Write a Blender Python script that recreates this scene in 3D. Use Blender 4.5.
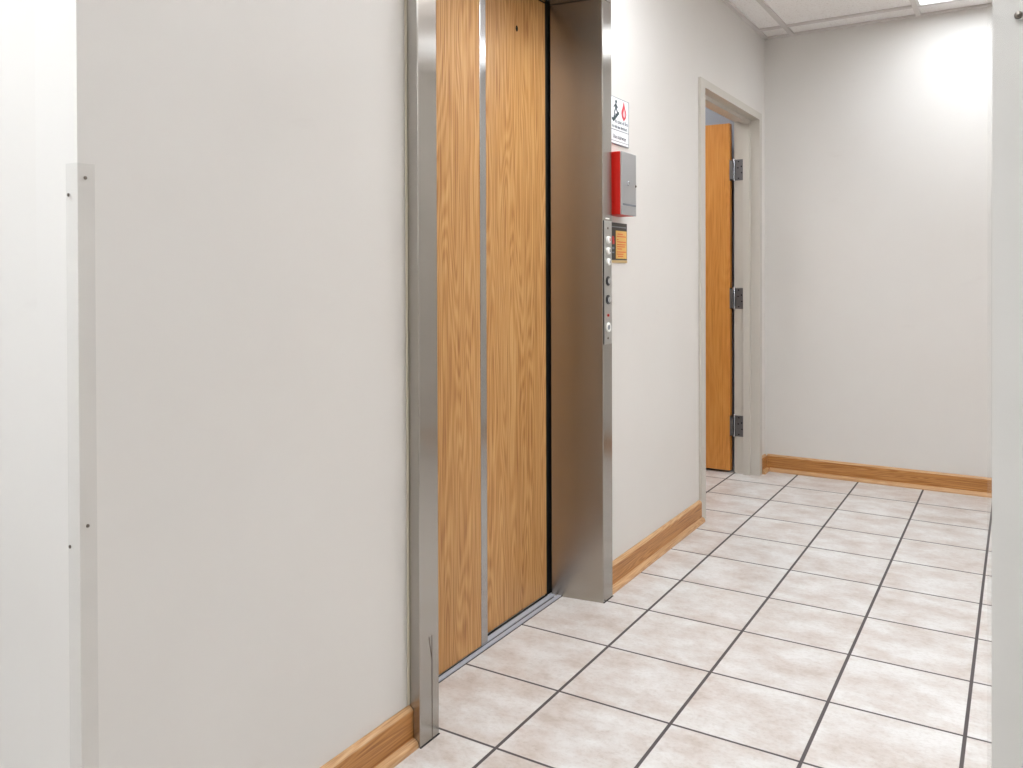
import bpy, bmesh, math, random
import numpy as np
from mathutils import Vector, Matrix

random.seed(4)
for o in list(bpy.data.objects):
    bpy.data.objects.remove(o)
SC = bpy.context.scene
COL = SC.collection
T = 0.305            # one floor tile; the plan below is laid out in tiles

# ------------------------------------------------------------------ camera
yaw, pitch, roll = -0.549123578, 0.00735491, -0.00326995
CAM = np.array([3.35812127, -6.23927509, 3.55566209])
s, c = math.sin(yaw), math.cos(yaw)
fw = np.array([s, c, 0]); rt = np.array([c, -s, 0]); up = np.array([0, 0, 1.])
f2 = fw * math.cos(pitch) - up * math.sin(pitch)
u2 = up * math.cos(pitch) + fw * math.sin(pitch)
r3 = rt * math.cos(roll) + u2 * math.sin(roll)
u3 = u2 * math.cos(roll) - rt * math.sin(roll)
cd = bpy.data.cameras.new('camera')
cam = bpy.data.objects.new('camera', cd)
COL.objects.link(cam)
M = Matrix.Identity(4)
for i in range(3):
    M[i][0] = r3[i]; M[i][1] = u3[i]; M[i][2] = -f2[i]; M[i][3] = CAM[i] * T
cam.matrix_world = M
cd.sensor_width = 36
cd.lens = 831.361566 / 1023 * 36
cd.shift_y = -(384 - 281.019299) / 1023
cd.clip_start = 0.02
SC.camera = cam

# ------------------------------------------------------------------ world, exposure
w = bpy.data.worlds.new('world'); SC.world = w
w.use_nodes = True
w.node_tree.nodes['Background'].inputs[0].default_value = (0.9, 0.95, 1, 1)
w.node_tree.nodes['Background'].inputs[1].default_value = 0.3
SC.view_settings.view_transform = 'Standard'
SC.view_settings.look = 'None'
SC.view_settings.gamma = 1
SC.view_settings.use_curve_mapping = False
SC.view_settings.exposure = 0.75
LIGHT_COL = (0.97, 0.98, 1.0)
LIGHT_COOL = (0.88, 0.95, 1.02)
P_VISIBLE, P_LIFT, P_LOBBY_FILL, P_CROSS, P_NEAR_FILL, P_ROOM = 6.1, 9.4, 13.0, 15.5, 11.0, 7.5

# ------------------------------------------------------------------ materials
def lin(r, g, b):
    def f(v):
        v /= 255
        return v / 12.92 if v <= .04045 else ((v + .055) / 1.055) ** 2.4
    return (f(r), f(g), f(b), 1)

def mat(name):
    m = bpy.data.materials.new(name); m.use_nodes = True
    nt = m.node_tree
    return m, nt, nt.nodes['Principled BSDF']

def nd(nt, typ, **kw):
    n = nt.nodes.new(typ)
    for k, v in kw.items():
        if k.startswith('i_'):
            n.inputs[k[2:].replace('_', ' ')].default_value = v
        else:
            setattr(n, k, v)
    return n

def plain(name, col, rough=.5, metal=0.0, spec=.5, bump=0.0, bscale=200):
    m, nt, b = mat(name)
    b.inputs['Base Color'].default_value = col
    b.inputs['Roughness'].default_value = rough
    b.inputs['Metallic'].default_value = metal
    b.inputs['Specular IOR Level'].default_value = spec
    tc = nd(nt, 'ShaderNodeTexCoord')
    n = nd(nt, 'ShaderNodeTexNoise', i_Scale=bscale, i_Detail=3.0)
    nt.links.new(tc.outputs['Object'], n.inputs['Vector'])
    bp = nd(nt, 'ShaderNodeBump', i_Strength=max(bump, .02), i_Distance=.001)
    nt.links.new(n.outputs['Fac'], bp.inputs['Height'])
    nt.links.new(bp.outputs['Normal'], b.inputs['Normal'])
    return m

def ramp(nt, stops):
    r = nd(nt, 'ShaderNodeValToRGB')
    e = r.color_ramp.elements
    while len(e) < len(stops):
        e.new(.5)
    for i, (p, col) in enumerate(stops):
        e[i].position = p; e[i].color = col
    return r

def wall_paint(name, col, col2, rough=.42, dirt=0.25):
    """painted plaster: faint large mottling, roller stipple, a few scuffs"""
    m, nt, b = mat(name)
    L = nt.links.new
    tc = nd(nt, 'ShaderNodeTexCoord')
    n1 = nd(nt, 'ShaderNodeTexNoise', i_Scale=1.3, i_Detail=4.0, i_Roughness=.55)
    L(tc.outputs['Object'], n1.inputs['Vector'])
    r1 = ramp(nt, [(.3, col2), (.7, col)])
    L(n1.outputs['Fac'], r1.inputs['Fac'])
    mp = nd(nt, 'ShaderNodeMapping'); mp.inputs['Scale'].default_value = (3.5, 3.5, 9); mp.inputs['Rotation'].default_value = (.35, 0, 0)
    L(tc.outputs['Object'], mp.inputs['Vector'])
    n2 = nd(nt, 'ShaderNodeTexNoise', i_Scale=1.0, i_Detail=6.0, i_Roughness=.6)
    L(mp.outputs['Vector'], n2.inputs['Vector'])
    r2 = ramp(nt, [(.66, (0, 0, 0, 1)), (.80, (1, 1, 1, 1))])
    L(n2.outputs['Fac'], r2.inputs['Fac'])
    mu = nd(nt, 'ShaderNodeMath', operation='MULTIPLY'); mu.inputs[1].default_value = dirt
    L(r2.outputs['Color'], mu.inputs[0])
    mx = nd(nt, 'ShaderNodeMixRGB', blend_type='MULTIPLY')
    L(mu.outputs[0], mx.inputs['Fac']); L(r1.outputs['Color'], mx.inputs['Color1'])
    mx.inputs['Color2'].default_value = (.80, .77, .74, 1)
    L(mx.outputs['Color'], b.inputs['Base Color'])
    b.inputs['Roughness'].default_value = rough
    b.inputs['Specular IOR Level'].default_value = .35
    n3 = nd(nt, 'ShaderNodeTexNoise', i_Scale=260.0, i_Detail=2.0)
    L(tc.outputs['Object'], n3.inputs['Vector'])
    bp = nd(nt, 'ShaderNodeBump', i_Strength=.07, i_Distance=.0008)
    L(n3.outputs['Fac'], bp.inputs['Height']); L(bp.outputs['Normal'], b.inputs['Normal'])
    return m

def floor_tile():
    m, nt, b = mat('cream_ceramic_tile')
    L = nt.links.new
    tc = nd(nt, 'ShaderNodeTexCoord')
    sc = nd(nt, 'ShaderNodeVectorMath', operation='SCALE'); sc.inputs['Scale'].default_value = 1 / T
    L(tc.outputs['Object'], sc.inputs[0])
    sep = nd(nt, 'ShaderNodeSeparateXYZ'); L(sc.outputs[0], sep.inputs[0])
    dist = []
    for ax, hw in (('X', .0155), ('Y', .0130)):
        a = nd(nt, 'ShaderNodeMath', operation='ADD'); a.inputs[1].default_value = .5
        L(sep.outputs[ax], a.inputs[0])
        fr = nd(nt, 'ShaderNodeMath', operation='FRACT'); L(a.outputs[0], fr.inputs[0])
        sb = nd(nt, 'ShaderNodeMath', operation='SUBTRACT'); L(fr.outputs[0], sb.inputs[0]); sb.inputs[1].default_value = .5
        ab = nd(nt, 'ShaderNodeMath', operation='ABSOLUTE'); L(sb.outputs[0], ab.inputs[0])
        dv = nd(nt, 'ShaderNodeMath', operation='DIVIDE'); L(ab.outputs[0], dv.inputs[0]); dv.inputs[1].default_value = hw
        dist.append(dv)
    mn = nd(nt, 'ShaderNodeMath', operation='MINIMUM')
    L(dist[0].outputs[0], mn.inputs[0]); L(dist[1].outputs[0], mn.inputs[1])
    gr = ramp(nt, [(.8, (0, 0, 0, 1)), (1.0, (1, 1, 1, 1))])   # 0 in the grout
    L(mn.outputs[0], gr.inputs['Fac'])
    # a different offset in every tile
    fl = nd(nt, 'ShaderNodeVectorMath', operation='FLOOR'); L(sc.outputs[0], fl.inputs[0])
    wn = nd(nt, 'ShaderNodeTexWhiteNoise', noise_dimensions='3D'); L(fl.outputs[0], wn.inputs['Vector'])
    off = nd(nt, 'ShaderNodeVectorMath', operation='MULTIPLY_ADD')
    L(wn.outputs['Color'], off.inputs[0]); off.inputs[1].default_value = (17, 17, 17)
    L(sc.outputs[0], off.inputs[2])
    mp = nd(nt, 'ShaderNodeMapping'); mp.inputs['Scale'].default_value = (1, 1.35, 1)
    L(off.outputs[0], mp.inputs['Vector'])
    n1 = nd(nt, 'ShaderNodeTexNoise', i_Scale=2.3, i_Detail=7.0, i_Roughness=.62)
    L(mp.outputs['Vector'], n1.inputs['Vector'])
    r1 = ramp(nt, [(.28, lin(194, 182, 172)), (.42, lin(209, 201, 195)), (.52, lin(217, 213, 209)), (.64, lin(227, 226, 224))])
    L(n1.outputs['Fac'], r1.inputs['Fac'])
    n2 = nd(nt, 'ShaderNodeTexNoise', i_Scale=24.0, i_Detail=7.0, i_Roughness=.7)
    L(mp.outputs['Vector'], n2.inputs['Vector'])
    r2 = ramp(nt, [(.34, (.80, .77, .74, 1)), (.52, (1, 1, 1, 1))])
    L(n2.outputs['Fac'], r2.inputs['Fac'])
    mx = nd(nt, 'ShaderNodeMixRGB', blend_type='MULTIPLY'); mx.inputs['Fac'].default_value = .6
    L(r1.outputs['Color'], mx.inputs['Color1']); L(r2.outputs['Color'], mx.inputs['Color2'])
    fin = nd(nt, 'ShaderNodeMixRGB')
    L(gr.outputs['Color'], fin.inputs['Fac']); fin.inputs['Color1'].default_value = lin(88, 82, 82)
    L(mx.outputs['Color'], fin.inputs['Color2'])
    L(fin.outputs['Color'], b.inputs['Base Color'])
    rr = nd(nt, 'ShaderNodeMapRange'); L(gr.outputs['Color'], rr.inputs['Value'])
    rr.inputs['To Min'].default_value = .85; rr.inputs['To Max'].default_value = .33
    L(rr.outputs[0], b.inputs['Roughness'])
    hs = nd(nt, 'ShaderNodeMath', operation='MULTIPLY_ADD')
    L(n2.outputs['Fac'], hs.inputs[0]); hs.inputs[1].default_value = .10; L(gr.outputs['Color'], hs.inputs[2])
    bp = nd(nt, 'ShaderNodeBump', i_Strength=.5, i_Distance=.0015)
    L(hs.outputs[0], bp.inputs['Height']); L(bp.outputs['Normal'], b.inputs['Normal'])
    return m

def oak(name, dark, mid, light, along='Z', across=1.0, rough=.38, cath=.33):
    """oak: long growth-ring arches plus fine short pores, running along one axis"""
    m, nt, b = mat(name)
    L = nt.links.new
    tc = nd(nt, 'ShaderNodeTexCoord')
    def vec(sx, long_):
        mp = nd(nt, 'ShaderNodeMapping')
        sc_ = [sx * across] * 3
        sc_['XYZ'.index(along)] = long_
        mp.inputs['Scale'].default_value = sc_
        L(tc.outputs['Object'], mp.inputs['Vector'])
        return mp
    va = vec(11.0, 1.1)
    n1 = nd(nt, 'ShaderNodeTexNoise', i_Scale=1.0, i_Detail=1.6, i_Roughness=.4, i_Distortion=.1)
    L(va.outputs['Vector'], n1.inputs['Vector'])
    mu = nd(nt, 'ShaderNodeMath', operation='MULTIPLY'); mu.inputs[1].default_value = 140.0
    L(n1.outputs['Fac'], mu.inputs[0])
    vj = vec(120.0, 9.0)
    nj = nd(nt, 'ShaderNodeTexNoise', i_Scale=1.0, i_Detail=2.0)
    L(vj.outputs['Vector'], nj.inputs['Vector'])
    ad = nd(nt, 'ShaderNodeMath', operation='MULTIPLY_ADD'); ad.inputs[1].default_value = 2.6
    L(nj.outputs['Fac'], ad.inputs[0]); L(mu.outputs[0], ad.inputs[2])
    sn = nd(nt, 'ShaderNodeMath', operation='SINE'); L(ad.outputs[0], sn.inputs[0])
    rings = nd(nt, 'ShaderNodeMapRange'); L(sn.outputs[0], rings.inputs['Value'])
    rings.inputs['From Min'].default_value = -1
    vp = vec(230.0, 4.0)
    n2 = nd(nt, 'ShaderNodeTexNoise', i_Scale=1.0, i_Detail=3.0, i_Roughness=.6)
    L(vp.outputs['Vector'], n2.inputs['Vector'])
    mixf = nd(nt, 'ShaderNodeMath', operation='MULTIPLY_ADD')
    L(rings.outputs[0], mixf.inputs[0]); mixf.inputs[1].default_value = cath * .5
    ml = nd(nt, 'ShaderNodeMath', operation='MULTIPLY'); ml.inputs[1].default_value = 1 - cath * .5
    L(n2.outputs['Fac'], ml.inputs[0]); L(ml.outputs[0], mixf.inputs[2])
    r = ramp(nt, [(.30, dark), (.47, mid), (.68, light)])
    L(mixf.outputs[0], r.inputs['Fac'])
    vb = vec(3.0, .5)
    n4 = nd(nt, 'ShaderNodeTexNoise', i_Scale=1.0, i_Detail=2.0)
    L(vb.outputs['Vector'], n4.inputs['Vector'])
    r4 = ramp(nt, [(.3, (.86, .84, .8, 1)), (.7, (1.0, 1.0, 1.0, 1))])
    L(n4.outputs['Fac'], r4.inputs['Fac'])
    mx = nd(nt, 'ShaderNodeMixRGB', blend_type='MULTIPLY'); mx.inputs['Fac'].default_value = 1
    L(r.outputs['Color'], mx.inputs['Color1']); L(r4.outputs['Color'], mx.inputs['Color2'])
    L(mx.outputs['Color'], b.inputs['Base Color'])
    b.inputs['Roughness'].default_value = rough
    bp = nd(nt, 'ShaderNodeBump', i_Strength=.08, i_Distance=.0005)
    L(n2.outputs['Fac'], bp.inputs['Height']); L(bp.outputs['Normal'], b.inputs['Normal'])
    return m

def steel(name, col, rough=.34, aniso=.8):
    """brushed stainless, grain running up and down (box-projected UVs give the tangent)"""
    m, nt, b = mat(name)
    L = nt.links.new
    b.inputs['Metallic'].default_value = 1
    b.inputs['Anisotropic'].default_value = aniso
    tg = nd(nt, 'ShaderNodeTangent', direction_type='UV_MAP', uv_map='UVMap')
    L(tg.outputs[0], b.inputs['Tangent'])
    tc = nd(nt, 'ShaderNodeTexCoord')
    mp = nd(nt, 'ShaderNodeMapping'); mp.inputs['Scale'].default_value = (260, 260, 1.2)
    L(tc.outputs['Object'], mp.inputs['Vector'])
    n = nd(nt, 'ShaderNodeTexNoise', i_Scale=1.0, i_Detail=3.0)
    L(mp.outputs['Vector'], n.inputs['Vector'])
    n2 = nd(nt, 'ShaderNodeTexNoise', i_Scale=4.0, i_Detail=4.0)
    L(tc.outputs['Object'], n2.inputs['Vector'])
    ad = nd(nt, 'ShaderNodeMath', operation='MULTIPLY_ADD'); ad.inputs[1].default_value = .35
    L(n.outputs['Fac'], ad.inputs[0]); L(n2.outputs['Fac'], ad.inputs[2])
    lo = tuple(v * .93 for v in col[:3]) + (1,)
    r = ramp(nt, [(.4, lo), (.95, col)])
    L(ad.outputs[0], r.inputs['Fac']); L(r.outputs['Color'], b.inputs['Base Color'])
    rr = nd(nt, 'ShaderNodeMapRange'); L(n.outputs['Fac'], rr.inputs['Value'])
    rr.inputs['To Min'].default_value = rough - .02; rr.inputs['To Max'].default_value = rough + .03
    L(rr.outputs[0], b.inputs['Roughness'])
    return m

def emit(name, col, strength):
    m, nt, b = mat(name)
    b.inputs['Base Color'].default_value = (.9, .9, .9, 1)
    b.inputs['Emission Color'].default_value = col + (1,)
    b.inputs['Emission Strength'].default_value = strength
    return m

def clear_plastic():
    m, nt, b = mat('clear_scuffed_plastic')
    out = nt.nodes['Material Output']
    L = nt.links.new
    tr = nd(nt, 'ShaderNodeBsdfTransparent'); tr.inputs[0].default_value = (.995, .995, .993, 1)
    b.inputs['Base Color'].default_value = lin(205, 200, 194)
    b.inputs['Roughness'].default_value = .22
    tc = nd(nt, 'ShaderNodeTexCoord')
    n = nd(nt, 'ShaderNodeTexNoise', i_Scale=14.0, i_Detail=3.0)
    L(tc.outputs['Object'], n.inputs['Vector'])
    mr = nd(nt, 'ShaderNodeMapRange'); L(n.outputs['Fac'], mr.inputs['Value'])
    mr.inputs['To Min'].default_value = .035; mr.inputs['To Max'].default_value = .075
    mx = nd(nt, 'ShaderNodeMixShader')
    L(mr.outputs[0], mx.inputs[0]); L(tr.outputs[0], mx.inputs[1]); L(b.outputs[0], mx.inputs[2])
    L(mx.outputs[0], out.inputs['Surface'])
    return m

MAT = {}
MAT['wall'] = wall_paint('cream_wall_paint', lin(222, 218, 213), lin(218, 213, 207))
MAT['room_wall'] = wall_paint('grey_blue_dimmed_wall', lin(158, 164, 174), lin(152, 158, 168))  # grey-blue colour dims the room seen above the door
MAT['ceiling'] = None
MAT['floor'] = floor_tile()
MAT['laminate'] = oak('oak_laminate', lin(158, 104, 50), lin(193, 140, 80), lin(213, 167, 110), 'Z')
MAT['door_wood'] = oak('honey_veneer', lin(196, 124, 50), lin(214, 143, 64), lin(222, 156, 78), 'Z', across=.6, rough=.35, cath=.18)
MAT['base_y'] = oak('oak_baseboard_side', lin(146, 90, 38), lin(186, 126, 64), lin(208, 152, 90), 'Y', across=2.2, rough=.4, cath=.4)
MAT['base_x'] = oak('oak_baseboard_end', lin(146, 90, 38), lin(186, 126, 64), lin(208, 152, 90), 'X', across=2.2, rough=.4, cath=.4)
MAT['shoe_y'] = oak('pale_oak_shoe_side', lin(180, 132, 84), lin(206, 160, 112), lin(222, 184, 142), 'Y', across=2.2, rough=.36, cath=.3)
MAT['shoe_x'] = oak('pale_oak_shoe_end', lin(180, 132, 84), lin(206, 160, 112), lin(222, 184, 142), 'X', across=2.2, rough=.36, cath=.3)
MAT['steel'] = steel('brushed_stainless', (.46, .435, .405, 1), .21, 1.0)
MAT['steel_return'] = steel('stainless_return_oak_tint', (.45, .415, .37, 1), .24, .35)  # warmer tint paints in part of the oak doors' reflection
MAT['steel_plate'] = steel('brushed_plate', (.56, .55, .53, 1), .34, .6)
MAT['edge_steel'] = steel('door_edge_steel', (.50, .49, .48, 1), .21, 1.0)
MAT['aluminium'] = plain('sill_aluminium', lin(186, 191, 203), .42, .1)
MAT['dark'] = plain('dark_rubber_and_shade', lin(18, 17, 16), .7)  # also colours in the shade beside and under the elevator doors
MAT['caulk'] = plain('caulk', lin(215, 205, 185), .6)
MAT['scratch'] = plain('scratch_stain', lin(92, 76, 62), .5)
MAT['black'] = plain('black_void', lin(8, 8, 8), .9)
MAT['frame'] = plain('putty_frame_paint', lin(199, 193, 183), .38, bump=.05, bscale=90)
MAT['hinge'] = plain('tarnished_hinge_steel', lin(125, 125, 128), .36, 1.0, bump=.3, bscale=120)
MAT['hinge_pin'] = plain('polished_pin_steel', lin(190, 192, 198), .25, 1.0)
MAT['screw'] = plain('screw_steel', lin(120, 112, 104), .35, 1.0)
MAT['white_plastic'] = plain('white_button_plastic', lin(238, 236, 230), .3)
MAT['grey_plastic'] = plain('grey_button_face', lin(120, 122, 128), .3)
MAT['black_plastic'] = plain('black_button_ring', lin(22, 22, 25), .35)
MAT['chrome'] = plain('chrome', lin(210, 212, 216), .15, 1.0)
MAT['red'] = plain('red_enamel', lin(200, 24, 8), .4)
MAT['red_dot'] = plain('red_indicator', lin(190, 40, 25), .3)
MAT['box_front'] = steel('fire_box_front', (.52, .52, .53, 1), .42, .3)
MAT['sign_white'] = plain('sign_white', lin(243, 244, 246), .4)
MAT['sign_line'] = plain('sign_grey_line', lin(120, 124, 130), .5)
MAT['sign_ink'] = plain('sign_dark_ink', lin(38, 62, 66), .5)
MAT['sign_text'] = plain('sign_text_ink', lin(64, 74, 84), .5)
MAT['sign_pink'] = plain('sign_pale_red', lin(240, 190, 192), .5)
MAT['sign_red'] = plain('sign_red', lin(214, 58, 68), .5)
MAT['notice_black'] = plain('notice_black', lin(52, 44, 36), .45)
MAT['notice_gold'] = plain('notice_gold', lin(226, 178, 92), .4)
MAT['notice_ink'] = plain('notice_orange_ink', lin(220, 92, 42), .5)
MAT['notice_brass'] = plain('notice_brass_edge', lin(196, 168, 118), .4)
MAT['tbar'] = plain('ceiling_grid_paint', lin(214, 207, 203), .45)
MAT['light_frame'] = plain('light_frame_paint', lin(228, 226, 222), .4)
MAT['plastic'] = clear_plastic()

def ceiling_mat():
    m, nt, b = mat('mineral_fibre_tile')
    L = nt.links.new
    tc = nd(nt, 'ShaderNodeTexCoord')
    n = nd(nt, 'ShaderNodeTexNoise', i_Scale=120.0, i_Detail=4.0, i_Roughness=.7)
    L(tc.outputs['Object'], n.inputs['Vector'])
    n2 = nd(nt, 'ShaderNodeTexNoise', i_Scale=3.0, i_Detail=3.0)
    L(tc.outputs['Object'], n2.inputs['Vector'])
    r = ramp(nt, [(.33, lin(222, 214, 209)), (.45, lin(247, 243, 240))])
    L(n.outputs['Fac'], r.inputs['Fac'])
    r2 = ramp(nt, [(.35, (.97, .96, .955, 1)), (.65, (1, 1, 1, 1))])
    L(n2.outputs['Fac'], r2.inputs['Fac'])
    mx = nd(nt, 'ShaderNodeMixRGB', blend_type='MULTIPLY'); mx.inputs['Fac'].default_value = 1
    L(r.outputs['Color'], mx.inputs['Color1']); L(r2.outputs['Color'], mx.inputs['Color2'])
    L(mx.outputs['Color'], b.inputs['Base Color'])
    b.inputs['Roughness'].default_value = .9
    bp = nd(nt, 'ShaderNodeBump', i_Strength=.4, i_Distance=.002)
    L(n.outputs['Fac'], bp.inputs['Height']); L(bp.outputs['Normal'], b.inputs['Normal'])
    return m
MAT['ceiling'] = ceiling_mat()

# ------------------------------------------------------------------ mesh helpers (tile units in, metres out)
class MB:
    def __init__(self):
        self.bm = bmesh.new()
    def box(self, x0, x1, y0, y1, z0, z1, bev=0, seg=2):
        t = bmesh.new()
        bmesh.ops.create_cube(t, size=1)
        for v in t.verts:
            v.co = Vector(((x0 + x1) / 2 + v.co.x * (x1 - x0), (y0 + y1) / 2 + v.co.y * (y1 - y0), (z0 + z1) / 2 + v.co.z * (z1 - z0)))
        if bev:
            bmesh.ops.bevel(t, geom=list(t.edges), offset=bev, segments=seg, affect='EDGES', profile=.5)
        self._merge(t); return self
    def _merge(self, t):
        me = bpy.data.meshes.new('tmp'); t.to_mesh(me); t.free()
        self.bm.from_mesh(me); bpy.data.meshes.remove(me)
    def prism(self, pts, axis, a, b, bev=0):
        """polygon pts swept along an axis; pts are (the other two axes, in XYZ order)"""
        t = bmesh.new()
        def co(p, h):
            return {'X': (h, p[0], p[1]), 'Y': (p[0], h, p[1]), 'Z': (p[0], p[1], h)}[axis]
        A = [t.verts.new(co(p, a)) for p in pts]
        B = [t.verts.new(co(p, b)) for p in pts]
        n = len(pts)
        t.faces.new(A); t.faces.new(B[::-1])
        for i in range(n):
            t.faces.new([A[i], B[i], B[(i + 1) % n], A[(i + 1) % n]])
        bmesh.ops.recalc_face_normals(t, faces=t.faces)
        if bev:
            es = [e for e in t.edges if abs((e.verts[0].co - e.verts[1].co)['XYZ'.index(axis)]) > 1e-4]
            bmesh.ops.bevel(t, geom=es, offset=bev, segments=2, affect='EDGES', profile=.5)
        self._merge(t); return self
    def lathe(self, prof, center, axis, n=24):
        """prof: (radius, height) pairs turned about an axis through center"""
        t = bmesh.new()
        ax = Vector(axis).normalized()
        e1 = ax.orthogonal().normalized(); e2 = ax.cross(e1)
        C = Vector(center)
        rings = []
        for r, h in prof:
            if r < 1e-6:
                rings.append([t.verts.new(C + ax * h)]); continue
            rings.append([t.verts.new(C + ax * h + (e1 * math.cos(2 * math.pi * k / n) + e2 * math.sin(2 * math.pi * k / n)) * r) for k in range(n)])
        for a, b in zip(rings[:-1], rings[1:]):
            for k in range(n):
                k2 = (k + 1) % n
                if len(a) == 1 and len(b) == 1: continue
                if len(a) == 1: t.faces.new([a[0], b[k], b[k2]])
                elif len(b) == 1: t.faces.new([a[k], a[k2], b[0]])
                else: t.faces.new([a[k], a[k2], b[k2], b[k]])
        for rg in (rings[0], rings[-1]):
            if len(rg) > 1: t.faces.new(rg)
        bmesh.ops.recalc_face_normals(t, faces=t.faces)
        self._merge(t); return self
    def build(self, name, m, parent=None, origin=None, smooth=False):
        bm = self.bm
        for v in bm.verts: v.co *= T
        if parent is not None:
            p, acc = parent, Vector((0, 0, 0))
            while p is not None:
                acc += p.location; p = p.parent
            O = acc
        elif origin is not None:
            O = Vector(origin) * T
        else:
            xs = [v.co.x for v in bm.verts]; ys = [v.co.y for v in bm.verts]; zs = [v.co.z for v in bm.verts]
            O = Vector(((min(xs) + max(xs)) / 2, (min(ys) + max(ys)) / 2, min(zs)))
        for v in bm.verts: v.co -= O
        bm.normal_update()
        uv = bm.loops.layers.uv.new('UVMap')
        for f in bm.faces:
            n = f.normal
            k = max(range(3), key=lambda i: abs(n[i]))
            for l in f.loops:
                q = l.vert.co + O
                l[uv].uv = (q.y, q.z) if k == 0 else ((q.x, q.z) if k == 1 else (q.x, q.y))
            f.smooth = smooth
        me = bpy.data.meshes.new(name); bm.to_mesh(me); bm.free()
        me.materials.append(m)
        o = bpy.data.objects.new(name, me); COL.objects.link(o)
        if smooth:
            md = o.modifiers.new('split', 'EDGE_SPLIT'); md.split_angle = math.radians(40)
        if parent is not None: o.parent = parent
        else: o.location = O
        return o

def tag(o, label=None, cat=None, group=None, kind=None):
    if label: o['label'] = label
    if cat: o['category'] = cat
    if group: o['group'] = group
    if kind: o['kind'] = kind
    return o

def thing(name, loc, label, cat, group=None):
    o = bpy.data.objects.new(name, None); COL.objects.link(o)
    o.empty_display_size = .05
    o.location = Vector(loc) * T
    return tag(o, label, cat, group)

def struct(name, mb, m, label=None, cat=None, parent=None, origin=None):
    o = mb.build(name, m, parent, origin)
    if parent is None: tag(o, label, cat, kind='structure')
    return o

# plan
XW = -0.592          # hall side of the elevator wall
XB = -0.96           # its far side
YF = 9.02            # end wall
ZC = 7.796           # underside of ceiling grid
YC = -3.865          # corner where the elevator wall stops
XR = 6.0             # right wall of the lobby

# ------------------------------------------------------------------ room shell
struct('floor', MB().box(-7, 8.4, -9.6, 9.4, -.25, 0), MAT['floor'], 'cream square tiled floor with dark grout', 'floor', origin=(0, 0, 0))
GX = [-.10 + 2.025 * k for k in range(0, 4)]
GY = [8.44 - 2.03 * k for k in range(0, 9)]
LIGHTS = [(GX[1] + 1.0125, GY[0] - 1.015), (GX[0] + 1.0125, GY[3] - 1.015), (GX[2] + 1.0125, GY[3] - 1.015), (-1.3, -6.6), (2.6, -7.7), (-3.3, 6.6)]
LH, LR, LD = .972, .045, .13        # half size, frame width, depth the diffuser is set back
xb = sorted({-7, 8.4} | {round(x + q * (LH - .01), 4) for x, y in LIGHTS for q in (-1, 1)})
yb = sorted({-9.6, 9.4} | {round(y + q * (LH - .01), 4) for x, y in LIGHTS for q in (-1, 1)})
cm = MB()
for xa, xe in zip(xb[:-1], xb[1:]):
    for ya, ye in zip(yb[:-1], yb[1:]):
        if not any(abs((xa + xe) / 2 - x) < LH and abs((ya + ye) / 2 - y) < LH for x, y in LIGHTS):
            cm.box(xa, xe, ya, ye, ZC + .035, ZC + .3)
cm.box(-7, 8.4, -9.6, 9.4, ZC + .3, ZC + .4)
bmesh.ops.remove_doubles(cm.bm, verts=cm.bm.verts, dist=1e-4)
struct('ceiling', cm, MAT['ceiling'], 'speckled white ceiling tiles in a metal grid', 'ceiling', origin=(0, 0, ZC))
ZT = ZC + .035
b = MB()
b.box(XB, XW, YC, -1.212, 0, ZT)
b.box(XB, XW, -1.212, 2.062, 6.76, ZT)
b.box(XB, XW, 2.062, 5.45, 0, ZT)
b.box(XB, XW, 5.45, 8.58, 6.33, ZT)
b.box(XB, XW, 8.58, YF, 0, ZT)
struct('wall_left', b, MAT['wall'], 'cream painted wall holding the elevator and the open doorway', 'wall', origin=(XW, 0, 0))
struct('wall_corner', MB().box(-6.6, XB, YC, YC + .4, 0, ZT), MAT['wall'], 'bright cream wall left of the clear corner guard', 'wall')
struct('wall_far', MB().box(-6.6, XR + .4, YF, YF + .35, 0, ZT), MAT['wall'], 'pale end wall above the far oak baseboard', 'wall')
struct('wall_room', MB().box(-6.6, XB - .06, YF - .05, YF, 0, ZT), MAT['room_wall'], 'wall behind the open wooden door, dimmed by its grey-blue colour', 'wall')
struct('wall_right', MB().box(XR, XR + .4, -3.5, YF, 0, ZT), MAT['wall'])
struct('wall_front', MB().box(3.30, 8.2, -3.9, -3.5, 0, ZT), MAT['wall'], 'close grey-white wall end at right edge of view', 'wall')
struct('wall_back', MB().box(-6.6, 8.2, -9.4, -9.05, 0, ZT), MAT['wall'])
b = MB(); b.box(-6.95, -6.6, -9.4, YF, 0, ZT); b.box(8.2, 8.4, -9.4, -3.5, 0, ZT)
struct('wall_end', b, MAT['wall'])
b = MB(); b.box(-6.6, XB, 4.0, 4.3, 0, ZT)
struct('wall_side', b, MAT['wall'])
b = MB()                                             # shaft behind the elevator doors
b.box(-1.60, -1.5, -1.6, 2.5, 0, ZT); b.box(-1.5, XB, -1.6, -1.35, 0, ZT); b.box(-1.5, XB, 2.3, 2.5, 0, ZT); b.box(-1.5, XB - .12, -1.35, 2.3, 6.8, ZT)
struct('wall_shaft', b, MAT['black'])

# ceiling grid: main runners along the hall, cross tees, wall angle
b = MB()
hw = .04
xs = [-.10 + 2.025 * k for k in range(0, 4)]
ys = [8.44 - 2.03 * k for k in range(0, 9)]
for x in xs:
    if x < XR: b.box(x - hw, x + hw, -3.5, YF, ZC, ZC + .034)
for y in ys:
    if y > -3.5: b.box(XW, XR, y - hw, y + hw, ZC + .003, ZC + .034)
b.box(XW, XW + .07, YC, YF, ZC - .004, ZC + .03); b.box(XW, XR, YF - .07, YF, ZC - .004, ZC + .03)
struct('trim_1', b, MAT['tbar'], 'painted metal ceiling grid', 'ceiling grid')

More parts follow.
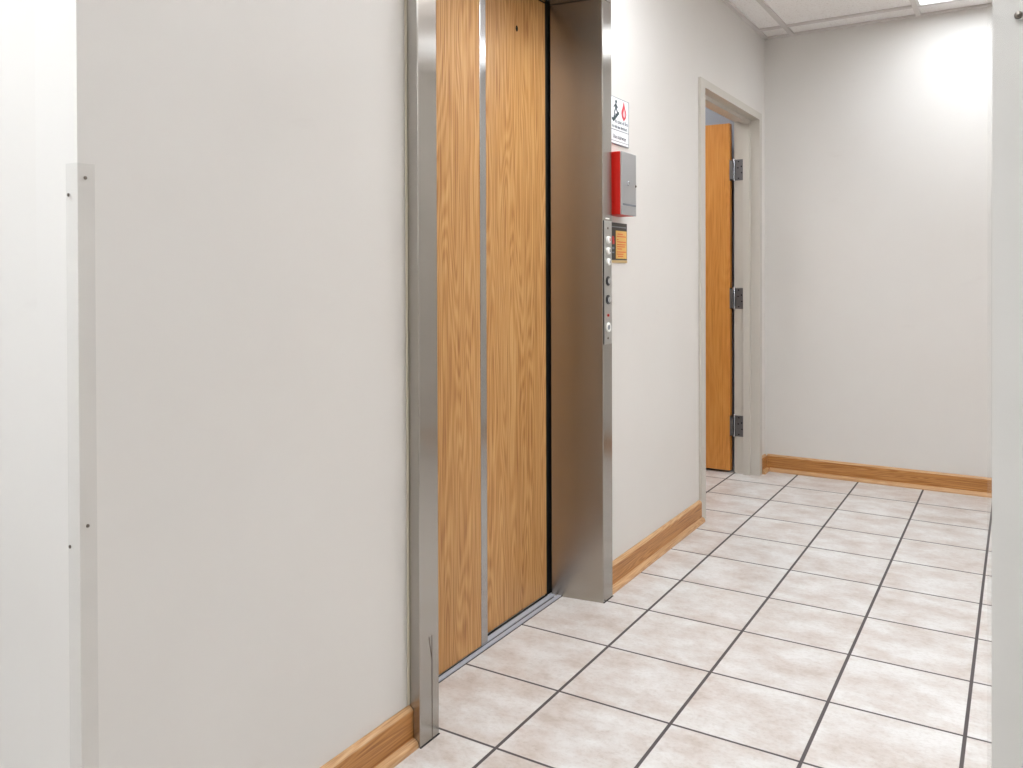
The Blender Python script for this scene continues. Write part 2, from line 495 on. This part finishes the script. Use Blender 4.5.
def troffer(k, power, label, col=LIGHT_COL):
    xc, yc = LIGHTS[k]
    t = thing('ceiling_light', (xc, yc, ZC), label, 'ceiling light')
    h, r = LH, LR
    b = MB()
    for a in ((xc - h, xc - h + r, yc - h, yc + h), (xc + h - r, xc + h, yc - h, yc + h), (xc - h + r, xc + h - r, yc - h, yc - h + r), (xc - h + r, xc + h - r, yc + h - r, yc + h)):
        b.box(*a, ZC - .004, ZC + LD + .02)
    b.build('light_frame', MAT['light_frame'], t)
    MB().box(xc - h + r, xc + h - r, yc - h + r, yc + h - r, ZC + LD, ZC + LD + .02).build('diffuser', emit('diffuser_glow', col, power), t)
    return t
troffer(0, P_VISIBLE, 'square ceiling light whose corner shows near the end wall', LIGHT_COOL)
troffer(1, P_LIFT, 'square ceiling light above the elevator entrance', LIGHT_COOL)
troffer(2, P_LOBBY_FILL, 'added square fill light over the unseen right side of the lobby')  # lamp added out of view as fill for the elevator wall
troffer(3, P_CROSS, 'square ceiling light in the crossing passage left of view', LIGHT_COOL)
troffer(4, P_NEAR_FILL, 'added square fill light in the crossing passage behind the viewer', LIGHT_COOL)  # lamp added out of view to brighten right guard and near wall
troffer(5, P_ROOM, 'square ceiling light inside the room behind the open door')

# ------------------------------------------------------------------ baseboards
BP = [(0, 0), (.045, 0), (.045, .270), (0, .270)]
CP = [(0, .270), (.045, .270), (.043, .277), (.034, .286), (.020, .297), (0, .300)]
SP = [(.045, 0), (.096, 0), (.096, .024), (.090, .040), (.077, .054), (.060, .062), (.045, .064)]
def base_y(name, y0, y1, label):
    o = struct(name, MB().prism([(XW + p, z) for p, z in BP], 'Y', y0, y1), MAT['base_y'], label, 'baseboard')
    MB().prism([(XW + p, z) for p, z in SP], 'Y', y0, y1).build('shoe_molding', MAT['shoe_y'], o)
    MB().prism([(XW + p, z) for p, z in CP], 'Y', y0, y1).build('top_bead', MAT['shoe_y'], o)
    return o
base_y('baseboard_left', YC + .09, -1.300, 'oak baseboard below near wall, left of the elevator frame')
base_y('baseboard_middle', 2.163, 5.372, 'oak baseboard between elevator frame and open doorway')
base_y('baseboard_corner', 8.665, YF - .05, 'short oak baseboard stub between door frame and end wall')
o = struct('baseboard_far', MB().prism([(YF - p, z) for p, z in BP], 'X', XW + .046, XR), MAT['base_x'], 'long oak baseboard along the end wall', 'baseboard')
MB().prism([(YF - p, z) for p, z in SP], 'X', XW + .1, XR).build('shoe_molding', MAT['shoe_x'], o)
MB().prism([(YF - p, z) for p, z in CP], 'X', XW + .046, XR).build('top_bead', MAT['shoe_x'], o)

# ------------------------------------------------------------------ elevator entrance
ev = thing('elevator_frame_surround', (XW, .42, 0), 'brushed stainless steel surround of the wood-grain elevator doors', 'elevator entrance')
XJ = -.480
lj = MB().prism([(XJ, -1.062), (XJ, -1.297), (XW + .003, -1.297), (XW + .003, -1.212), (-1.08, -1.212), (-1.08, -.95)], 'Z', 0, 6.527, bev=.008).build('jamb', MAT['steel'], ev)
lj['label'] = 'near left steel jamb'
rj = MB().prism([(XJ, 1.924), (XJ, 2.157), (XW + .003, 2.157), (XW + .003, 2.060), (-1.08, 2.060), (-1.08, 1.84)], 'Z', 0, 6.527, bev=.008).build('jamb', MAT['steel'], ev)
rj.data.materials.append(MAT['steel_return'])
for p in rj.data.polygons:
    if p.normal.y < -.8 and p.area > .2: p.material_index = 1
rj['label'] = 'far right steel jamb carrying the call buttons'
b = MB(); b.box(-1.08, XW + .003, -1.212, 2.06, 6.534, 6.758); b.box(XW + .003, XJ, -1.300, 2.162, 6.534, 6.80, bev=.008)
b.build('header', MAT['steel'], ev)
b = MB(); b.box(-1.30, -1.10, -1.2, 2.05, 6.55, 6.62)
b.build('track_cover', MAT['dark'], ev)
MB().box(XW + .003, XW + .014, -1.320, -1.2985, .31, 6.7, bev=.003).build('caulk_bead', MAT['caulk'], ev)['label'] = 'off-white caulk line'
b = MB(); b.box(XJ, XJ + .0012, -1.155, -1.148, 0, .80); b.prism([(-1.152, .60), (-1.146, .60), (-1.185, .80), (-1.192, .80)], 'X', XJ, XJ + .0012)
b.build('scratch', MAT['scratch'], lj)
MB().box(-1.20, -1.118, 1.790, 2.2, 0, 6.56).build('gap_shade_strip', MAT['dark'], ev)  # dark strip paints the shaded gap at the far panel's edge
for (y0, y1) in ((-1.300, -1.060), (1.922, 2.162)):
    MB().box(XJ - .004, XJ + .006, y0, y1, 0, .006).build('floor_joint', MAT['dark'], ev)

d1 = thing('elevator_door', (-1.085, -.25, 0), 'nearer elevator door panel of oak laminate, steel strip on its edge', 'elevator door', 'elevator door panels')
MB().box(-1.07, -1.012, -.90, .330, .028, 6.52).build('panel', MAT['laminate'], d1)
MB().box(-1.072, -1.006, .331, .437, .018, 6.52, bev=.006).build('edge_strip', MAT['edge_steel'], d1)
d2 = thing('elevator_door', (-1.16, 1.05, 0), 'farther recessed elevator door panel of oak laminate with a keyhole', 'elevator door', 'elevator door panels')
MB().box(-1.18, -1.110, .34, 1.785, .030, 6.54).build('panel', MAT['laminate'], d2)
k = MB(); k.lathe([(0, .004), (.017, .004), (.022, 0)], (-1.110, 1.185, 6.118), (1, 0, 0), 20)
for v in k.bm.verts: v.co.z = 6.118 + (v.co.z - 6.118) * 1.45
k.build('keyhole', MAT['black'], d2)

sl = thing('elevator_sill', (-1.05, .42, 0), 'grooved aluminium threshold below the elevator doors', 'sill')
b = MB(); b.box(-1.010, -.965, -.94, 1.90, 0, .014, bev=.003); b.box(-1.092, -1.032, -.94, 1.87, 0, .014, bev=.003); b.box(-1.30, -1.130, -.94, 1.80, 0, .014)
b.build('sill_plate', MAT['aluminium'], sl)
for x0, x1 in ((-1.032, -1.010), (-1.130, -1.092)):
    MB().box(x0, x1, -.94, 1.80, 0, .004).build('groove_shade', MAT['dark'], sl)  # groove bottoms coloured dark as the shade under the door panels
MB().box(-.965, -.957, -.94, 1.905, 0, .003).build('joint', MAT['dark'], sl)

# ------------------------------------------------------------------ call panel on the right jamb
cp = thing('elevator_call_panel', (XJ, 2.06, 3.47), 'narrow steel call button plate on the right elevator jamb', 'call panel')
XP = XJ + .012
MB().box(XJ, XP, 1.938, 2.126, 2.80, 4.14, bev=.004).build('plate', MAT['steel_plate'], cp)
MB().box(XJ + .001, XJ + .008, 1.931, 1.938, 2.80, 4.14).build('gasket', MAT['dark'], cp)
MB().box(XJ, XJ + .012, 1.98, 2.07, 4.158, 4.172, bev=.003).build('top_edge_glint', MAT['white_plastic'], cp)  # white sliver paints the highlight on the plate's top edge
YB = 2.022
for z in (3.934, 3.814, 3.693):
    o = MB().lathe([(.040, 0), (.040, .018), (.034, .025), (0, .027)], (XP, YB - .004, z), (1, 0, 0)).build('button', MAT['white_plastic'], cp, smooth=True)
    MB().box(XP + .026, XP + .029, YB - .004, YB + .010, z - .016, z + .016).build('button_mark', MAT['red_dot'] if z > 3.9 else MAT['grey_plastic'], o)
for z in (3.486, 3.283):
    o = MB().lathe([(.052, 0), (.052, .008), (.042, .011), (.036, .006), (0, .006)], (XP, YB, z), (1, 0, 0)).build('key_switch', MAT['black_plastic'], cp, smooth=True)
    q = MB().lathe([(.034, .006), (.034, .016), (.027, .019), (0, .019)], (XP, YB + .004, z), (1, 0, 0)).build('lock_core', MAT['chrome'], o, smooth=True)
o = MB().lathe([(.016, 0), (.014, .012), (0, .016)], (XP, YB, 3.113), (1, 0, 0)).build('indicator_light', MAT['red_dot'], cp, smooth=True)
o = MB().lathe([(.052, 0), (.052, .012), (.042, .017), (.030, .010), (0, .010)], (XP, YB + .004, 2.981), (1, 0, 0)).build('round_button', MAT['white_plastic'], cp, smooth=True)
for v in o.data.vertices: pass
MB().lathe([(.028, .010), (.025, .014), (0, .014)], (XP, YB + .004, 2.981), (1, 0, 0)).build('button_face', MAT['grey_plastic'], o, smooth=True)
for z in (4.06, 2.865):
    MB().lathe([(.014, 0), (.012, .006), (0, .008)], (XP, YB, z), (1, 0, 0), 14).build('screw', MAT['screw'], cp)

# ------------------------------------------------------------------ red fire box
fb = thing('fire_alarm_box', (XW, 2.43, 4.25), 'red wall box with a grey metal front beside the elevator', 'fire box')
X1 = XW + .205
Y0, Y1, Z0, Z1 = 2.210, 2.622, 4.220, 4.918
MB().box(XW, X1 - .02, Y0, Y1, Z0, Z1, bev=.008).build('body', MAT['red'], fb)
b = MB(); b.box(X1 - .02, X1, Y0 + .004, Y1, Z0, Z1, bev=.006)
fr = b.build('front_cover', MAT['box_front'], fb)
MB().box(X1, X1 + .004, Y0 + .03, Y1 - .02, Z0 + .105, Z0 + .125).build('cover_seam', MAT['sign_line'], fr)
MB().lathe([(.030, 0), (.030, .008), (.022, .014), (0, .015)], (X1, 2.385, 4.575), (1, 0, 0), 20).build('lock', MAT['chrome'], fb, smooth=True)
MB().lathe([(.015, 0), (.012, .008), (0, .010)], (X1, 2.604, 4.56), (1, 0, 0), 12).build('rivet', MAT['screw'], fb)

# ------------------------------------------------------------------ text and flat shapes on the elevator wall (read towards +Y)
def flat(pts, x0, x1, name, m, parent):
    """polygon (y, z) as a thin raised plate"""
    return MB().prism(pts, 'X', x0, x1).build(name, m, parent)

def text(body, y, z, size, x, name, m, parent, align='CENTER', squeeze=1.0):
    cu = bpy.data.curves.new(name, 'FONT'); cu.body = body; cu.size = size * T; cu.align_x = align; cu.extrude = .0002
    ob = bpy.data.objects.new(name + '_tmp', cu); COL.objects.link(ob)
    dg = bpy.context.evaluated_depsgraph_get()
    me = bpy.data.meshes.new_from_object(ob.evaluated_get(dg))
    bpy.data.objects.remove(ob); bpy.data.curves.remove(cu)
    acc = Vector((0, 0, 0)); p = parent
    while p is not None: acc += p.location; p = p.parent
    for v in me.vertices:
        a = v.co.copy()
        v.co = Vector((x * T + a.z, y * T + a.x * squeeze, z * T + a.y)) - acc
    me.materials.clear(); me.materials.append(m); me.name = name
    o = bpy.data.objects.new(name, me); COL.objects.link(o); o.parent = parent
    return o

sg = thing('fire_evacuation_sign', (XW, 2.63, 5.05), 'white sign with stair figure and red flame above the red box', 'sign')
SX = XW + .014
MB().box(XW, SX, 2.330, 2.846, 5.050, 5.574, bev=.004).build('plate', MAT['sign_white'], sg)
def bar(y0, z0, y1, z1, wd):
    d = Vector((y1 - y0, z1 - z0)); n = Vector((-d.y, d.x)).normalized() * wd / 2
    return [(y0 + n.x, z0 + n.y), (y0 - n.x, z0 - n.y), (y1 - n.x, z1 - n.y), (y1 + n.x, z1 + n.y)]
ya, q = 2.478, .74                                    # figure walking down stairs
b = MB()
def add(pts): b.prism([(ya + p, 5.347 + r * q) for p, r in pts], 'X', SX, SX + .003)
add([(.012 + .026 * math.cos(k * math.pi / 6), .245 + .026 * math.sin(k * math.pi / 6)) for k in range(12)])
add(bar(0, .215, .012, .135, .046)); add(bar(.012, .150, .050, .085, .022)); add(bar(.050, .092, .040, .035, .019))
add(bar(.004, .150, -.030, .085, .022)); add(bar(-.030, .092, -.036, .020, .019)); add(bar(0, .205, .058, .160, .017)); add(bar(0, .205, -.052, .155, .017))
y, z = -.10, -.045
st = [(y, z)]
for i in range(4):
    st += [(y, z + .036), (y + .048, z + .036)]; y += .048; z += .036
st += [(y, z - .03), (-.055, -.072)]
add(st)
b.build('stair_pictogram', MAT['sign_ink'], sg)
yf = 2.707                                            # flame
out = [(0, .113), (.020, .068), (.036, .035), (.060, 0), (.068, -.030), (.052, -.072), (0, -.113), (-.052, -.072), (-.068, -.030), (-.060, 0), (-.036, .035), (-.020, .068)]
b = MB(); b.prism([(yf + p, 5.450 + r) for p, r in out], 'X', SX, SX + .003)
b.build('flame_pictogram', MAT['sign_red'], sg)
b = MB(); b.prism([(yf + .003 + p * .52, 5.428 + r * .45) for p, r in out], 'X', SX + .003, SX + .005)
b.build('flame_core', MAT['sign_pink'], sg)
text('In case of fire', 2.640, 5.288, .066, SX + .002, 'lettering', MAT['sign_text'], sg)
text('do not use elevators', 2.590, 5.230, .058, SX + .002, 'lettering', MAT['sign_text'], sg, squeeze=.88)
MB().box(SX, SX + .003, 2.330, 2.842, 5.203, 5.210).build('divider', MAT['sign_line'], sg)
text('Use stairways', 2.588, 5.110, .066, SX + .002, 'lettering', MAT['sign_text'], sg)
MB().box(SX, SX + .003, 2.330, 2.842, 5.078, 5.083).build('divider', MAT['sign_line'], sg)
b = MB(); b.box(XW, SX + .003, 2.330, 2.848, 5.042, 5.051); b.box(XW, SX + .002, 2.845, 2.848, 5.051, 5.573); b.box(XW, SX + .002, 2.330, 2.848, 5.573, 5.578)
b.build('edge', MAT['sign_line'], sg)

nt_ = thing('elevator_notice', (XW, 2.59, 3.72), 'small black and gold notice plate below the red box', 'notice')
NX = XW + .014
MB().box(XW, NX, 2.32, 2.795, 3.722, 4.148, bev=.003).build('plate', MAT['notice_black'], nt_)
MB().box(NX, NX + .003, 2.475, 2.775, 3.738, 4.058).build('gold_panel', MAT['notice_gold'], nt_)
MB().box(NX, NX + .003, 2.36, 2.76, 4.094, 4.106).build('heading_line', MAT['sign_line'], nt_)
b = MB()
for i, (z, a, e) in enumerate(((4.020, 2.52, 2.66), (3.992, 2.5, 2.75), (3.955, 2.5, 2.54), (3.930, 2.5, 2.75), (3.900, 2.5, 2.74), (3.876, 2.5, 2.73), (3.850, 2.51, 2.64), (3.815, 2.5, 2.75), (3.790, 2.5, 2.68), (3.765, 2.53, 2.67))):
    b.box(NX + .003, NX + .005, a, e, z - .005, z + .005)
b.build('text_line', MAT['notice_ink'], nt_)
b = MB(); b.lathe([(.03, 0), (.03, .003), (0, .003)], (NX, 2.4, 3.965), (1, 0, 0), 16); b.box(NX, NX + .003, 2.38, 2.435, 3.90, 3.945)
b.build('red_symbol', MAT['red_dot'], nt_)
b = MB(); b.box(NX, NX + .003, 2.37, 2.43, 3.845, 3.870); b.box(NX, NX + .003, 2.37, 2.43, 3.80, 3.815)
b.build('grey_symbol', MAT['sign_line'], nt_)
MB().box(XW, NX + .004, 2.32, 2.79, 3.690, 3.720).build('brass_strip', MAT['notice_brass'], nt_)

# ------------------------------------------------------------------ door frame and open door at the end
XFf = -.55                                            # face of the steel frame
def fprof(yo, yi, sgn):
    """plan of a double rabbeted metal jamb; sgn +1 opens towards +Y"""
    d = lambda v: yi + sgn * v
    return [(XFf, yo), (XFf, yi), (-.705, yi), (-.712, d(.064)), (-.825, d(.064)), (-.825, d(0)), (-1.0, d(0)), (-1.0, yo), (XB - .002, yo), (XB - .002, yi - sgn * .11), (XW + .002, yi - sgn * .11), (XW + .002, yo)]
YL, YR, ZH = 5.563, 8.512, 6.270
b = MB()
b.prism(fprof(5.372, YL, 1), 'Z', 0, 6.39)
b.prism(fprof(8.66, YR, -1), 'Z', 0, 6.39)
d = lambda v: ZH - v
b.prism([(XFf, 6.39), (XFf, ZH), (-.705, ZH), (-.712, d(.064)), (-.825, d(.064)), (-.825, ZH), (-1.0, ZH), (-1.0, 6.39), (XB - .002, 6.39), (XB - .002, 6.328), (XW + .002, 6.328), (XW + .002, 6.39)], 'Y', YL, YR)
struct('trim_2', b, MAT['frame'], 'putty painted metal door frame near the hall corner', 'door frame')

dr = thing('door_1', (-1.03, 8.50, 0), 'honey brown wooden door standing open inside the far doorway', 'door')
dr['kind'] = 'structure'
MB().box(-3.85, -1.060, 8.435, 8.575, .045, 6.245, bev=.006).build('door_leaf', MAT['door_wood'], dr)
for z0 in (5.225, 2.938, .660):
    h = MB().box(-.972, -.832, YR - .010, YR + .004, z0, z0 + .372).build('hinge', MAT['hinge'], dr)
    h['label'] = 'tarnished steel hinge'
    MB().lathe([(0, 0), (.017, 0), (.017, .39), (.009, .405), (0, .405)], (-1.001, YR - .012, z0 - .012), (0, 0, 1), 16).build('pin', MAT['hinge_pin'], h, smooth=True)
    b = MB(); b.box(-1.060, -1.0, 8.43, 8.436, z0 + .02, z0 + .352)
    b.box(-1.062, -1.056, 8.436, 8.55, z0, z0 + .372); b.box(-1.0, -.97, YR - .014, YR - .004, z0, z0 + .372)
    b.build('leaf_plate', MAT['hinge'], h)
    for dx, dz in ((.62, .90), (.25, .66), (.22, .36), (.62, .10), (.70, .6)):
        MB().lathe([(.013, 0), (.011, .004), (0, .005)], (-.832 - .14 * dx, YR - .010, z0 + .372 * dz), (0, -1, 0), 12).build('screw', MAT['dark'], h)

# ------------------------------------------------------------------ clear corner guards
def guard(xc, yc, sx, zt, z_side, z_front, label):
    """sx: which way the leg on the -Y face runs"""
    g = thing('corner_guard', (xc, yc, 0), label, 'corner guard')
    th, lg = .010, .083
    xo = xc - sx * th; yo = yc - th
    gx, gy = xc - sx * .002, yc - .002                   # a hair off the wall
    pts = [(xo, yo), (xo, yc + lg), (gx, yc + lg), (gx, gy), (xc + sx * lg, gy), (xc + sx * lg, yo)]
    MB().prism(pts, 'Z', .02, zt).build('guard_strip', MAT['plastic'], g)
    for z in z_side:
        MB().lathe([(.0095, 0), (.0085, .004), (0, .006)], (xo, yc + .034, z), (-sx, 0, 0), 12).build('screw', MAT['screw'], g)
    for dx, z in z_front:
        MB().lathe([(.0095, 0), (.0085, .004), (0, .006)], (xc + sx * dx, yo, z), (0, -1, 0), 12).build('screw', MAT['screw'], g)
    return g
guard(XW, YC, -1, 4.113, (4.042, 2.319, .62), ((.060, 3.958), (.068, 2.215), (.065, .5)), 'clear plastic guard on the left corner of the wall')
guard(3.30, -3.9, 1, 4.225, (), ((.054, 4.172), (.054, .5)), 'clear plastic guard on the wall end at right edge of view')
